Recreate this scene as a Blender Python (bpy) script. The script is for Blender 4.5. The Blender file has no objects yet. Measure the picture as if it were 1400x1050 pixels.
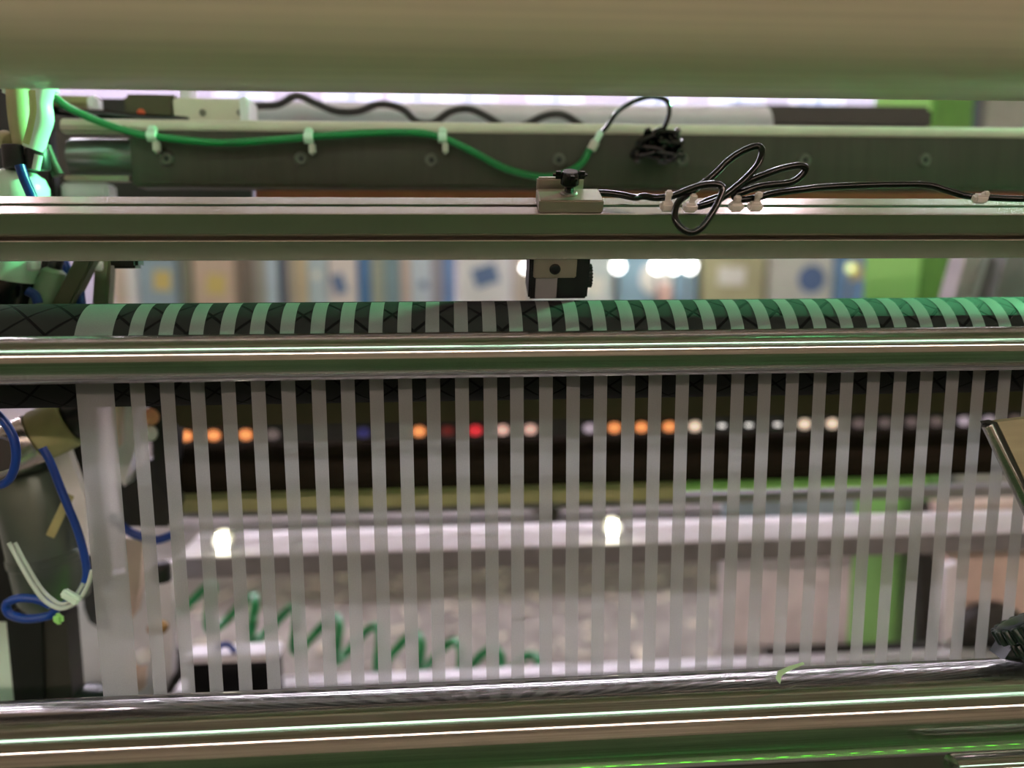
import bpy, bmesh, math, random
from mathutils import Vector, Matrix
random.seed(7)
S = bpy.context.scene
COL = S.collection
H = 1.30                      # height of the camera over the hall floor; all code below is relative to the camera point
rad = math.radians

# ------------------------------------------------------------------ camera, world, exposure
yaw, pitch, roll, FPX = 4.237, 8.312, -0.2603, 1050.0
_y, _p, _r = rad(yaw), rad(pitch), rad(roll)
FW = Vector((math.sin(_y)*math.cos(_p), math.cos(_y)*math.cos(_p), -math.sin(_p)))
R0 = Vector((math.cos(_y), -math.sin(_y), 0)); U0 = R0.cross(FW)
RT = math.cos(_r)*R0 + math.sin(_r)*U0
UP = -math.sin(_r)*R0 + math.cos(_r)*U0
cam_d = bpy.data.cameras.new('camera'); cam = bpy.data.objects.new('camera', cam_d); COL.objects.link(cam)
m3 = Matrix((RT, UP, -FW)).transposed()
cam.matrix_world = Matrix.Translation((0, 0, H)) @ m3.to_4x4()
cam_d.sensor_width = 36.0; cam_d.lens = 36.0*FPX/1400.0
cam_d.clip_start = 0.02; cam_d.clip_end = 60
cam_d.dof.use_dof = True; cam_d.dof.focus_distance = 0.70; cam_d.dof.aperture_fstop = 27.0/15.0
cam_d.dof.aperture_blades = 0
S.camera = cam
w = bpy.data.worlds.new('world'); S.world = w; w.use_nodes = True
w.node_tree.nodes['Background'].inputs[0].default_value = (0.55, 0.52, 0.47, 1)
w.node_tree.nodes['Background'].inputs[1].default_value = 0.05
S.view_settings.view_transform = 'Standard'; S.view_settings.look = 'None'
S.view_settings.gamma = 1.0; S.view_settings.exposure = 0.0; S.view_settings.use_curve_mapping = False
try:
    S.cycles.use_denoising = True
    S.cycles.max_bounces = 10; S.cycles.transparent_max_bounces = 12
    S.cycles.caustics_reflective = True; S.cycles.sample_clamp_indirect = 6.0
except Exception:
    pass

def P(px, py, Y):
    """the point at depth Y in the direction of picture position (px, py)"""
    v = FW + RT*((px-700)/FPX) + UP*((525-py)/FPX)
    return v*(Y/v.y)

# ------------------------------------------------------------------ materials
def lin(c):
    return tuple(((x/255.0)/12.92 if x/255.0 <= .04045 else ((x/255.0+.055)/1.055)**2.4) for x in c)
def mat(name, rgb, rough=.5, metal=0.0, emit=0.0, noise=0.12, scale=30, bump=0.0, coat=0.0, stretch=None, spec=.5):
    m = bpy.data.materials.new(name); m.use_nodes = True
    nt = m.node_tree; b = nt.nodes['Principled BSDF']
    c = lin(rgb)
    b.inputs['Roughness'].default_value = rough; b.inputs['Metallic'].default_value = metal
    b.inputs['Specular IOR Level'].default_value = spec
    if coat:
        b.inputs['Coat Weight'].default_value = coat; b.inputs['Coat Roughness'].default_value = .12
    tc = nt.nodes.new('ShaderNodeTexCoord'); mp = nt.nodes.new('ShaderNodeMapping')
    if stretch: mp.inputs['Scale'].default_value = stretch
    n = nt.nodes.new('ShaderNodeTexNoise'); n.inputs['Scale'].default_value = scale; n.inputs['Detail'].default_value = 4
    nt.links.new(tc.outputs['Object'], mp.inputs[0]); nt.links.new(mp.outputs[0], n.inputs['Vector'])
    r = nt.nodes.new('ShaderNodeValToRGB')
    k = noise
    r.color_ramp.elements[0].position = .3; r.color_ramp.elements[1].position = .7
    r.color_ramp.elements[0].color = (*[x*(1-k) for x in c], 1); r.color_ramp.elements[1].color = (*[min(1, x*(1+k)) for x in c], 1)
    nt.links.new(n.outputs['Fac'], r.inputs[0]); nt.links.new(r.outputs[0], b.inputs['Base Color'])
    if bump:
        bp = nt.nodes.new('ShaderNodeBump'); bp.inputs['Strength'].default_value = bump; bp.inputs['Distance'].default_value = .001
        nt.links.new(n.outputs['Fac'], bp.inputs['Height']); nt.links.new(bp.outputs[0], b.inputs['Normal'])
    if emit:
        b.inputs['Emission Color'].default_value = (*c, 1); b.inputs['Emission Strength'].default_value = emit
    return m

def chrome_mat():
    """ground and polished round the roller: mirror-like across, smeared along its length"""
    m = bpy.data.materials.new('polished_chrome'); m.use_nodes = True
    nt = m.node_tree; nt.nodes.clear(); N = nt.nodes.new; L = nt.links.new
    out = N('ShaderNodeOutputMaterial'); mix = N('ShaderNodeMixShader')
    a = N('ShaderNodeBsdfAnisotropic'); b = N('ShaderNodeBsdfAnisotropic')
    tc = N('ShaderNodeTexCoord'); mp = N('ShaderNodeMapping'); mp.inputs['Scale'].default_value = (1.5, 240, 240)
    n = N('ShaderNodeTexNoise'); n.inputs['Scale'].default_value = 3; n.inputs['Detail'].default_value = 3
    r = N('ShaderNodeValToRGB'); r.color_ramp.elements[0].color = (.38, .375, .36, 1); r.color_ramp.elements[1].color = (.60, .595, .57, 1)
    r.color_ramp.elements[0].position = .3; r.color_ramp.elements[1].position = .7
    L(tc.outputs['Object'], mp.inputs[0]); L(mp.outputs[0], n.inputs['Vector']); L(n.outputs['Fac'], r.inputs[0])
    L(r.outputs[0], a.inputs['Color']); L(r.outputs[0], b.inputs['Color'])
    tg = N('ShaderNodeTangent'); tg.direction_type = 'RADIAL'; tg.axis = 'X'
    a.inputs['Roughness'].default_value = .06
    b.inputs['Roughness'].default_value = .24; b.inputs['Anisotropy'].default_value = .86; b.inputs['Rotation'].default_value = CHROME_ROT
    L(tg.outputs[0], b.inputs['Tangent'])
    mix.inputs[0].default_value = .66; L(a.outputs[0], mix.inputs[1]); L(b.outputs[0], mix.inputs[2]); L(mix.outputs[0], out.inputs['Surface'])
    return m
CHROME_ROT = 0.0

def film_mat():
    m = bpy.data.materials.new('frosted_film'); m.use_nodes = True
    nt = m.node_tree; nt.nodes.clear(); N = nt.nodes.new; L = nt.links.new
    out = N('ShaderNodeOutputMaterial'); mix = N('ShaderNodeMixShader'); mix2 = N('ShaderNodeMixShader')
    tr = N('ShaderNodeBsdfTransparent'); tl = N('ShaderNodeBsdfTranslucent'); pb = N('ShaderNodeBsdfPrincipled')
    tc = N('ShaderNodeTexCoord'); n = N('ShaderNodeTexNoise'); n.inputs['Scale'].default_value = 900; n.inputs['Detail'].default_value = 2
    r = N('ShaderNodeValToRGB'); r.color_ramp.elements[0].color = (.52, .53, .52, 1); r.color_ramp.elements[1].color = (.70, .71, .70, 1)
    r.color_ramp.elements[0].position = .3; r.color_ramp.elements[1].position = .7
    L(tc.outputs['Object'], n.inputs['Vector']); L(n.outputs['Fac'], r.inputs[0]); L(r.outputs[0], pb.inputs['Base Color']); tl.inputs['Color'].default_value = (.54, .55, .52, 1)
    pb.inputs['Roughness'].default_value = .38
    mix2.inputs[0].default_value = .72; L(pb.outputs[0], mix2.inputs[1]); L(tl.outputs[0], mix2.inputs[2])
    mix.inputs[0].default_value = .76; L(tr.outputs[0], mix.inputs[1]); L(mix2.outputs[0], mix.inputs[2]); L(mix.outputs[0], out.inputs['Surface'])
    return m

def groove_mat():
    """black rubber cut by crossing helical grooves (object x runs along the roller)"""
    m = bpy.data.materials.new('grooved_rubber'); m.use_nodes = True
    nt = m.node_tree; b = nt.nodes['Principled BSDF']; N = nt.nodes.new; L = nt.links.new
    tc = N('ShaderNodeTexCoord'); sp = N('ShaderNodeSeparateXYZ'); L(tc.outputs['Object'], sp.inputs[0])
    def mth(op, a, bb=None):
        q = N('ShaderNodeMath'); q.operation = op
        for i, v in enumerate((a, bb)):
            if v is None: continue
            if isinstance(v, (int, float)): q.inputs[i].default_value = v
            else: L(v, q.inputs[i])
        return q.outputs[0]
    ang = mth('SUBTRACT', mth('MULTIPLY', mth('ARCTAN2', sp.outputs[2], sp.outputs[1]), 8/(2*math.pi)), 8*129.5/360)
    xx = mth('ADD', mth('MULTIPLY', sp.outputs[0], 1/0.040), GROOVE_PHASE)
    ds = []
    for s in (1, -1):
        u = mth('ADD', xx, mth('MULTIPLY', ang, s))
        f = mth('ABSOLUTE', mth('SUBTRACT', mth('FRACT', u), .5))      # 0 at the groove's centre
        ds.append(f)
    d = mth('MINIMUM', ds[0], ds[1])
    mr = N('ShaderNodeMapRange'); mr.inputs[1].default_value = .035; mr.inputs[2].default_value = .05; L(d, mr.inputs[0])
    mx = N('ShaderNodeMix'); mx.data_type = 'RGBA'; L(mr.outputs[0], mx.inputs[0])
    mx.inputs[6].default_value = (.004, .004, .004, 1); mx.inputs[7].default_value = (*lin((36, 37, 36)), 1)
    L(mx.outputs[2], b.inputs['Base Color'])
    bp = N('ShaderNodeBump'); bp.inputs['Strength'].default_value = 1; bp.inputs['Distance'].default_value = .0012
    L(mr.outputs[0], bp.inputs['Height']); L(bp.outputs[0], b.inputs['Normal'])
    b.inputs['Roughness'].default_value = .8; b.inputs['Specular IOR Level'].default_value = .06
    return m
GROOVE_PHASE = 0.67

M = {}
M['chrome'] = chrome_mat()
M['film'] = film_mat()
M['groove'] = groove_mat()
M['beige_rubber'] = mat('beige_rubber', (226, 212, 188), .42, noise=.07, scale=4, stretch=(.4, 50, 50), coat=.25)
M['alu'] = mat('anodised_aluminium', (186, 180, 172), .27, .96, noise=.05, scale=2, stretch=(.5, 90, 90))
M['alu_dull'] = mat('dull_aluminium', (168, 158, 146), .42, .8, noise=.06, scale=40)
M['steel_dark'] = mat('dark_steel', (70, 66, 58), .5, .5, noise=.10, scale=8, stretch=(14, 1, 1))
M['steel'] = mat('steel', (150, 148, 142), .35, .9, noise=.08)
M['black'] = mat('black_plastic', (22, 22, 23), .42, noise=.15)
M['black_gloss'] = mat('black_glossy', (14, 14, 15), .22, noise=.1)
M['cable'] = mat('black_cable', (8, 7, 7), .14, noise=.1)
M['dark'] = mat('dark_paint', (45, 43, 38), .6, noise=.15)
M['olive_dark'] = mat('dark_olive_paint', (70, 62, 36), .55, noise=.12)
M['olive'] = mat('olive_paint', (172, 170, 124), .5, noise=.1)
M['red_brown'] = mat('red_brown_paint', (206, 112, 86), .55, noise=.1)
M['cream'] = mat('cream_paint', (214, 206, 188), .5, noise=.06)
M['white'] = mat('white_paint', (242, 240, 244), .5, noise=.04)
M['white_plastic'] = mat('milky_plastic', (214, 206, 198), .4, noise=.06)
M['mint'] = mat('mint_plastic', (218, 240, 224), .3, noise=.06)
M['lime'] = mat('bright_green_paint', (160, 222, 128), .45, noise=.06, scale=5)
M['green_hose'] = mat('green_hose', (20, 130, 68), .3, noise=.08)
M['blue_hose'] = mat('blue_hose', (12, 56, 136), .3, noise=.08)
M['grey_cyl'] = mat('grey_green_metal', (104, 114, 106), .28, .7, noise=.06)
M['yellow_green'] = mat('yellow_green_tape', (160, 158, 108), .6, noise=.15)
M['tan'] = mat('tan_board', (150, 134, 108), .6, noise=.15, scale=12, stretch=(1, 1, 6))
M['green_black'] = mat('dark_green_plastic', (16, 34, 26), .28, noise=.1)
M['pinkish'] = mat('pale_pink_paint', (222, 200, 186), .55, noise=.06)
M['grey'] = mat('mid_grey_paint', (128, 126, 128), .55, noise=.08)
M['lavender'] = mat('pale_lavender_paint', (200, 196, 206), .6, noise=.05)

# ------------------------------------------------------------------ mesh building
ORG = {}
class MB:
    def __init__(s): s.v = []; s.f = []
    def add(s, vs, fs):
        n = len(s.v); s.v += [Vector(v) for v in vs]; s.f += [tuple(i+n for i in f) for f in fs]; return s
    def box(s, c, size, R=None, bev=0.0):
        bm = bmesh.new(); bmesh.ops.create_cube(bm, size=1)
        for v in bm.verts: v.co = Vector((v.co.x*size[0], v.co.y*size[1], v.co.z*size[2]))
        if bev: bmesh.ops.bevel(bm, geom=bm.edges[:], offset=bev, segments=2, affect='EDGES')
        bm.verts.ensure_lookup_table(); c = Vector(c)
        vs = [((R @ v.co) if R else v.co.copy())+c for v in bm.verts]
        fs = [[v.index for v in f.verts] for f in bm.faces]; bm.free()
        return s.add(vs, fs)
    def lathe(s, p0, p1, prof, n=24, cap=True):
        """prof: list of (t, r) with t the fraction from p0 to p1"""
        p0, p1 = Vector(p0), Vector(p1); d = (p1-p0); q = d.normalized()
        a = q.orthogonal().normalized(); b = q.cross(a)
        vs = []; fs = []
        for t, r in prof:
            for k in range(n):
                th = 2*math.pi*k/n; vs.append(p0+d*t+a*(r*math.cos(th))+b*(r*math.sin(th)))
        m = len(prof)
        for i in range(m-1):
            for k in range(n):
                fs.append((i*n+k, i*n+(k+1) % n, (i+1)*n+(k+1) % n, (i+1)*n+k))
        if cap:
            fs.append(tuple(range(n-1, -1, -1))); fs.append(tuple((m-1)*n+k for k in range(n)))
        return s.add(vs, fs)
    def cyl(s, p0, p1, r, r1=None, n=24):
        return s.lathe(p0, p1, [(0, r), (1, r if r1 is None else r1)], n)
    def rcyl(s, p0, p1, r, c, n=24):
        """cylinder with rounded rims, c = rim radius"""
        L = (Vector(p1)-Vector(p0)).length; t = c/L
        return s.lathe(p0, p1, [(0, r-c), (t*.3, r-c*.3), (t, r), (1-t, r), (1-t*.3, r-c*.3), (1, r-c)], n)
    def tube(s, pts, r, n=10, sub=6, closed=False):
        pts = [Vector(p) for p in pts]; path = []
        m = len(pts)
        if sub > 1:
            segs = m if closed else m-1
            for i in range(segs):
                p1, p2 = pts[i], pts[(i+1) % m]
                p0 = pts[i-1] if (closed or i > 0) else p1*2-p2
                p3 = pts[(i+2) % m] if (closed or i+2 < m) else p2*2-p1
                for k in range(sub):
                    t = k/sub
                    path.append(.5*((2*p1)+(p2-p0)*t+(2*p0-5*p1+4*p2-p3)*t*t+(3*p1-p0-3*p2+p3)*t**3))
            if not closed: path.append(pts[-1])
        else: path = pts
        vs = []; fs = []; K = len(path); prev = None
        for i, p in enumerate(path):
            a = path[(i+1) % K] if (closed or i < K-1) else p
            b = path[i-1] if (closed or i > 0) else p
            t = (a-b).normalized()
            if prev is None: nrm = t.orthogonal().normalized()
            else:
                nrm = prev-t*prev.dot(t); nrm = nrm.normalized() if nrm.length > 1e-6 else t.orthogonal().normalized()
            prev = nrm; bn = t.cross(nrm)
            for k in range(n):
                th = 2*math.pi*k/n; vs.append(p+nrm*(r*math.cos(th))+bn*(r*math.sin(th)))
        for i in range(K if closed else K-1):
            j = (i+1) % K
            for k in range(n): fs.append((i*n+k, i*n+(k+1) % n, j*n+(k+1) % n, j*n+k))
        if not closed: fs.append(tuple(range(n-1, -1, -1))); fs.append(tuple((K-1)*n+k for k in range(n)))
        return s.add(vs, fs)
    def prism(s, poly, d):
        poly = [Vector(p) for p in poly]; d = Vector(d); n = len(poly)
        vs = poly+[p+d for p in poly]
        fs = [tuple(range(n-1, -1, -1)), tuple(range(n, 2*n))]+[(i, (i+1) % n, n+(i+1) % n, n+i) for i in range(n)]
        return s.add(vs, fs)
    def ball(s, c, r, n=14, sc=(1, 1, 1)):
        c = Vector(c); vs = []; fs = []; m = n//2
        for i in range(1, m):
            ph = math.pi*i/m
            for k in range(n):
                th = 2*math.pi*k/n
                vs.append(c+Vector((r*sc[0]*math.sin(ph)*math.cos(th), r*sc[1]*math.sin(ph)*math.sin(th), r*sc[2]*math.cos(ph))))
        for i in range(m-2):
            for k in range(n): fs.append((i*n+k, (i+1)*n+k, (i+1)*n+(k+1) % n, i*n+(k+1) % n))
        vs.append(c+Vector((0, 0, r*sc[2]))); vs.append(c-Vector((0, 0, r*sc[2]))); a = len(vs)-2
        for k in range(n): fs.append((a, k, (k+1) % n)); fs.append((a+1, (m-2)*n+(k+1) % n, (m-2)*n+k))
        return s.add(vs, fs)
    def build(s, name, m, parent=None, origin=None, smooth=True):
        if parent is not None: origin = ORG[parent]
        elif origin is None:
            xs = [v.x for v in s.v]; ys = [v.y for v in s.v]; zs = [v.z for v in s.v]
            origin = Vector(((min(xs)+max(xs))/2, (min(ys)+max(ys))/2, min(zs)))
        origin = Vector(origin)
        me = bpy.data.meshes.new(name); me.from_pydata([tuple(v-origin) for v in s.v], [], s.f)
        bm = bmesh.new(); bm.from_mesh(me); bmesh.ops.recalc_face_normals(bm, faces=bm.faces[:]); bm.to_mesh(me); bm.free()
        me.materials.append(M[m] if isinstance(m, str) else m)
        o = bpy.data.objects.new(name, me); COL.objects.link(o); ORG[o] = origin
        if smooth:
            me.polygons.foreach_set('use_smooth', [True]*len(me.polygons))
            me.set_sharp_from_angle(angle=rad(38))
        if parent is not None: o.parent = parent
        else: o.location = origin+Vector((0, 0, H))
        return o
def tag(o, label=None, cat=None, group=None, kind=None):
    if label: o['label'] = label
    if cat: o['category'] = cat
    if group: o['group'] = group
    if kind: o['kind'] = kind
    return o
def thing(name, label, cat, loc, group=None):
    o = bpy.data.objects.new(name, None); COL.objects.link(o); o.empty_display_size = .02
    o.location = Vector(loc)+Vector((0, 0, H)); ORG[o] = Vector(loc)
    return tag(o, label, cat, group)
def copy_at(o, delta, parent=None, relabel=None):
    """a copy moved by delta (of a part: shares the mesh)"""
    c = o.copy(); COL.objects.link(c)
    c.parent = parent if parent is not None else o.parent
    c.location = o.location+Vector(delta)
    if relabel: c['label'] = relabel
    for ch in list(o.children):
        k = ch.copy(); COL.objects.link(k); k.parent = c
    return c
def rotX(a): return Matrix.Rotation(rad(a), 3, 'X')

# ------------------------------------------------------------------ hall
FZ = -H
def room():
    fl = mat('green_epoxy_floor', (60, 82, 52), .85, noise=.12, scale=6, spec=.15)
    fb = mat('worn_brown_floor', (150, 143, 136), .6, noise=.28, scale=9)
    MB().box((0, -4.2, FZ-.05), (16, 8.9, .1)).build('floor', fl)['kind'] = 'structure'
    MB().box((0, 4.0, FZ-.05), (16, 7.5, .1)).build('floor_back', fb)['kind'] = 'structure'
    wl = mat('pale_wall', (160, 155, 168), .8, noise=.05, scale=2)
    wf = mat('beige_wall', (170, 158, 138), .8, noise=.08, scale=2)
    MB().box((0, 7.85, 1.0), (16, .2, 4.6)).build('wall_back', wl)['kind'] = 'structure'
    MB().box((0, -8.75, 1.0), (16, .2, 4.6)).build('wall_front', wf)['kind'] = 'structure'
    MB().box((-8.1, -.4, 1.0), (.2, 16.6, 4.6)).build('wall_left', wf)['kind'] = 'structure'
    MB().box((8.1, -.4, 1.0), (.2, 16.6, 4.6)).build('wall_right', wf)['kind'] = 'structure'
    MB().box((0, -.4, 3.35), (16, 16.6, .1)).build('ceiling', mat('beige_ceiling', (196, 180, 156), .8, noise=.05, scale=2))['kind'] = 'structure'
room()

# ceiling lamps (long troughs and round high bays)
E_TUBE = mat('lamp_tube_glow', (255, 229, 216), .5, emit=48, noise=0)
E_OVER = mat('lamp_tube_glow_near', (214, 255, 226), .5, emit=11, noise=0)
E_BACK = mat('lamp_tube_glow_rear', (250, 240, 255), .5, emit=48, noise=0)
E_BAY = mat('lamp_bay_glow', (255, 222, 236), .5, emit=200, noise=0)
E_BAYG = mat('green_bay_glow', (122, 255, 172), .5, emit=56000, noise=0)
def trough(x, y, E_TUBE, z=2.55, L=3.4):
    row = {-5.2: 'in the front row', -1.43: 'in the row over the operator', 4.7: 'in the row behind the machine', 6.4: 'in the row by the back wall'}[y]
    t = thing('ceiling_lamp', 'long fluorescent trough lamp %s, %s' % (row, {-5.5: 'outermost left', -1.8: 'left of centre', 1.9: 'right of centre', 5.6: 'outermost right', -3.6: 'left one of three', .1: 'middle one of three', 3.8: 'right one of three'}[x]), 'lamp', (x, y, z), 'fluorescent trough lamps')
    MB().prism([(x-L/2, y-.16, z+.02), (x-L/2, y-.09, z+.12), (x-L/2, y+.09, z+.12), (x-L/2, y+.16, z+.02)], (L, 0, 0)).build('housing', 'white', t)
    for k in (-.08, .08): MB().cyl((x-L/2+.03, y+k, z), (x+L/2-.03, y+k, z), .035, n=12).build('tube', E_TUBE, t)
    for k in (-1, 1): MB().cyl((x+k*L*.35, y, z+.12), (x+k*L*.35, y, 3.3), .006, n=6).build('hanger', 'steel', t)
for xx in (-5.5, -1.8, 1.9, 5.6): trough(xx, -5.2, E_TUBE)
for xx in (-5.5, -1.8, 1.9, 5.6): trough(xx, -1.43, E_OVER)
for xx in (-3.6, .1, 3.8):
    for yy in (4.7, 6.4): trough(xx, yy, E_BACK)
def bay(x, y, glow, label, z=2.4, r=.2):
    t = thing('high_bay_lamp', label, 'lamp', (x, y, z))
    MB().lathe((x, y, z), (x, y, z+.3), [(0, r), (.35, r*.8), (.6, r*.35), (1, r*.3)], 28, cap=False).build('reflector', 'steel', t)
    MB().cyl((x, y, z+.02), (x, y, z+.035), r*.93, n=28).build('lens', glow, t)
    MB().cyl((x, y, z+.3), (x, y, 3.3), .02, n=8).build('stem', 'steel', t)
bay(-2.15, 2.85, E_BAY, 'round pinkish high bay lamp hanging over the hall, left of two', r=.075)
bay(1.55, 2.84, E_BAY, 'round pinkish high bay lamp hanging over the hall, right of two', r=.075)
def spot(pos, aim, glow, label):
    # green lamp; slit and doors are added to keep its light on the roller
    pos, aim = Vector(pos), Vector(aim); d = (aim-pos).normalized()
    wv = (Vector((1, 0, 0))-d*d.x).normalized(); hv = d.cross(wv)
    R = Matrix((wv, hv, d)).transposed()
    t = thing('spot_lamp', label, 'lamp', pos)
    L, ow, oh = .45, .28, .0105
    for s in (-1, 1):
        MB().box(pos+d*L/2+hv*(s*(oh+.002)), (2*ow, .004, L), R, .001).build('spill_door', 'dark', t)
        MB().box(pos+d*L/2+wv*(s*ow), (.004, 2*oh, L), R, .001).build('spill_side', 'dark', t)
    MB().box(pos-d*.025, (2*ow+.004, 2*oh+.004, .05), R, .004).build('housing', 'dark', t)
    MB().box(pos+d*.004, (.33, .0068, .004), R).build('lens', glow, t)
    MB().cyl(pos-d*.03, (pos.x, pos.y, 3.3), .012, n=8).build('stem', 'steel', t)
spot((2.50, 1.56, 1.24), (.12, .713, -.031), E_BAYG, 'green lamp hanging up to the right, with an added slit hood confining its light to the black roller')

# ------------------------------------------------------------------ rollers
BOTY, BOTZ, BOTR = .641, -.4078, .041
def roller(name, label, y, z, r, m, x0=-.95, x1=1.25, journal=.35, n=96):
    t = thing(name, label, 'roller', ((x0+x1)/2, y, z))
    MB().rcyl((x0, y, z), (x1, y, z), r, min(.003, r*.2), n).build('shell', m, t)
    for a, b in ((x0-.09, x0), (x1, x1+.09)):
        MB().cyl((a, y, z), (b, y, z), r*journal, n=24).build('journal', 'steel', t)
    return t
ROLL_TOP = roller('rubber_roller', 'wide beige rubber covered roller across the top of the machine', .63, .2675, .1265, 'beige_rubber', n=160)
ROLL_BLACK = roller('grooved_roller', 'black rubber roller with crossed grooves under the film strips', .7401, -.0756, .0481, 'groove', n=128)
roller('chrome_roller', 'slim polished chrome roller in front of the black grooved roller', .6659, -.0714, .0201, 'chrome', n=96)
roller('chrome_roller', 'thick polished chrome roller at the foot of the film strips', BOTY, BOTZ, BOTR, 'chrome', n=128)
roller('rear_roller', 'dark feed roller behind the black grooved roller', 1.02, -.135, .03, 'dark', n=48)

# ------------------------------------------------------------------ film strips
def strip_mesh(x0, width, seed):
    """film over the black roller, down its front and straight down behind the thick chrome roller"""
    rnd = random.Random(seed)
    ay, az, r = .7401, -.0756, .0481+.0004
    path = []
    th_b = 100.0
    # from the rear roller to the tangent point, over the top, down the front
    path.append((1.02, -.1045))
    for k in range(0, 27):
        th = rad(th_b + (180-th_b)*k/26); path.append((ay+r*math.cos(th), az+r*math.sin(th)))
    yb = ay-r
    for k in range(1, 41): path.append((yb, az-(.385)*k/40))
    mb = MB(); n = 4; ph = [rnd.uniform(0, 6.28) for _ in range(4)]
    vs = []; fs = []
    for i, (y, z) in enumerate(path):
        hang = max(0, (az-z)/.5)
        wob = hang*(.0003*math.sin(16*z+ph[0])+.00022*math.sin(41*z+ph[1]))
        nar = 1-.012*hang+.012*hang*math.sin(30*z+ph[2])
        for k in range(n+1):
            s = (k/n-.5)*nar
            bow = .0006*hang*math.sin(9*z+ph[3])*(1-(2*s)**2)
            vs.append((x0+width*(.5+s)+wob, y-bow, z))
    for i in range(len(path)-1):
        for k in range(n): a = i*(n+1)+k; fs.append((a, a+1, a+n+2, a+n+1))
    mb.add(vs, fs)
    return mb
org0 = Vector((0, .6916, -.6356))
wide = strip_mesh(P(102, 526, .69).x, P(154, 526, .69).x-P(102, 526, .69).x, 1).build('film_strip', 'film', None, (P(128, 526, .69).x, .6916, -.6356))
tag(wide, 'widest frosted film strip, at the left edge of the web', 'film strip', 'slit film strips hanging from the black roller')
tops = [176, 217, 258.5, 301, 342, 383.3, 425, 465, 504.5, 544, 582.5, 622, 661, 697.5, 737.5, 775, 812.5, 851, 887.5, 925, 963, 1001, 1038, 1076, 1114, 1151, 1187.5, 1224, 1260, 1296, 1332, 1367.5, 1403, 1439, 1474]
ORD = ['first', 'second', 'third', 'fourth', 'fifth', 'sixth', 'seventh', 'eighth', 'ninth', 'tenth', 'eleventh', 'twelfth', 'thirteenth', 'fourteenth', 'fifteenth', 'sixteenth', 'seventeenth', 'eighteenth', 'nineteenth', 'twentieth', 'twenty-first', 'twenty-second', 'twenty-third', 'twenty-fourth', 'twenty-fifth', 'twenty-sixth', 'twenty-seventh', 'twenty-eighth', 'twenty-ninth', 'thirtieth', 'thirty-first', 'thirty-second', 'thirty-third', 'thirty-fourth', 'thirty-fifth']
SW = .01245
protos = []
for v in range(4):
    me_o = strip_mesh(0, SW, 20+v).build('film_strip', 'film', None, (SW/2, .6916, -.6356)); protos.append(me_o)
for i, px in enumerate(tops):
    x = P(px, 526-18*px/1400, .69).x
    if i < 4: o = protos[i]
    else: o = protos[(i*3+i//4) % 4].copy(); COL.objects.link(o)
    o.location = (x+SW/2, .6916, -.6356+H)
    if i == 0: lb = 'narrow frosted film strip next to the wide one, first narrow one'
    elif i == len(tops)-1: lb = 'last narrow frosted film strip, outermost at the right end of the row'
    else: lb = '%s narrow frosted film strip counted from the wide one' % ORD[i]
    tag(o, lb, 'film strip', 'slit film strips hanging from the black roller')

# ------------------------------------------------------------------ sensor bar (T-slot extrusion) nodding 26 degrees forward
TAU = 26.0
PC = None
def sensor_bar():
    global PC, PN, PU
    PN = Vector((0, -math.cos(rad(TAU)), -math.sin(rad(TAU))))     # out of the front face
    PU = Vector((0, -math.sin(rad(TAU)), math.cos(rad(TAU))))      # out of the top face
    e = P(700, 292.3, .69)                                         # top front edge
    h = HP
    c = Vector((0, e.y, e.z)) - PN*.02 - PU*(h/2); PC = c
    x0, x1 = -1.0, 1.3
    def sec(a, b): return c+PN*a+PU*b                              # a out of front, b up
    half, hh = .02, h/2
    s, d, u, dd = .0031, .0022, .007, .007
    side = lambda L: [(-L+.0008, 0), (-s-.0006, 0), (-s, -.0006), (-s, -d), (-u, -d), (-u, -dd), (u, -dd), (u, -d), (s, -d), (s, -.0006), (s+.0006, 0), (L-.0008, 0)]
    pts = []
    for q, L, off in ((0, hh, half), (1, half, hh), (2, hh, half), (3, half, hh)):
        for t, dep in side(L):
            if q == 0: a, b = off+dep, t
            elif q == 1: a, b = -t, off+dep
            elif q == 2: a, b = -(off+dep), -t
            else: a, b = t, -(off+dep)
            pts.append(sec(a, b))
    mb = MB(); n = len(pts); X0, X1 = Vector((x0, 0, 0)), Vector((x1, 0, 0))
    mb.add([p+X0 for p in pts]+[p+X1 for p in pts], [(i, (i+1) % n, n+(i+1) % n, n+i) for i in range(n)]+[tuple(range(n)), tuple(range(2*n-1, n-1, -1))])
    t = mb.build('aluminium_profile', 'alu', None, None)
    tag(t, 'square grey aluminium slotted profile running across under the knob and cable bundle', 'profile')
HP = .0445
sensor_bar()
PX = Vector((1, 0, 0))
def SB(x, a, b): return Vector((x, 0, 0))+PC+PN*a+PU*b
RSB = Matrix((PX, -PN, PU)).transposed()                            # local x, depth(back), up -> world

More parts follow.
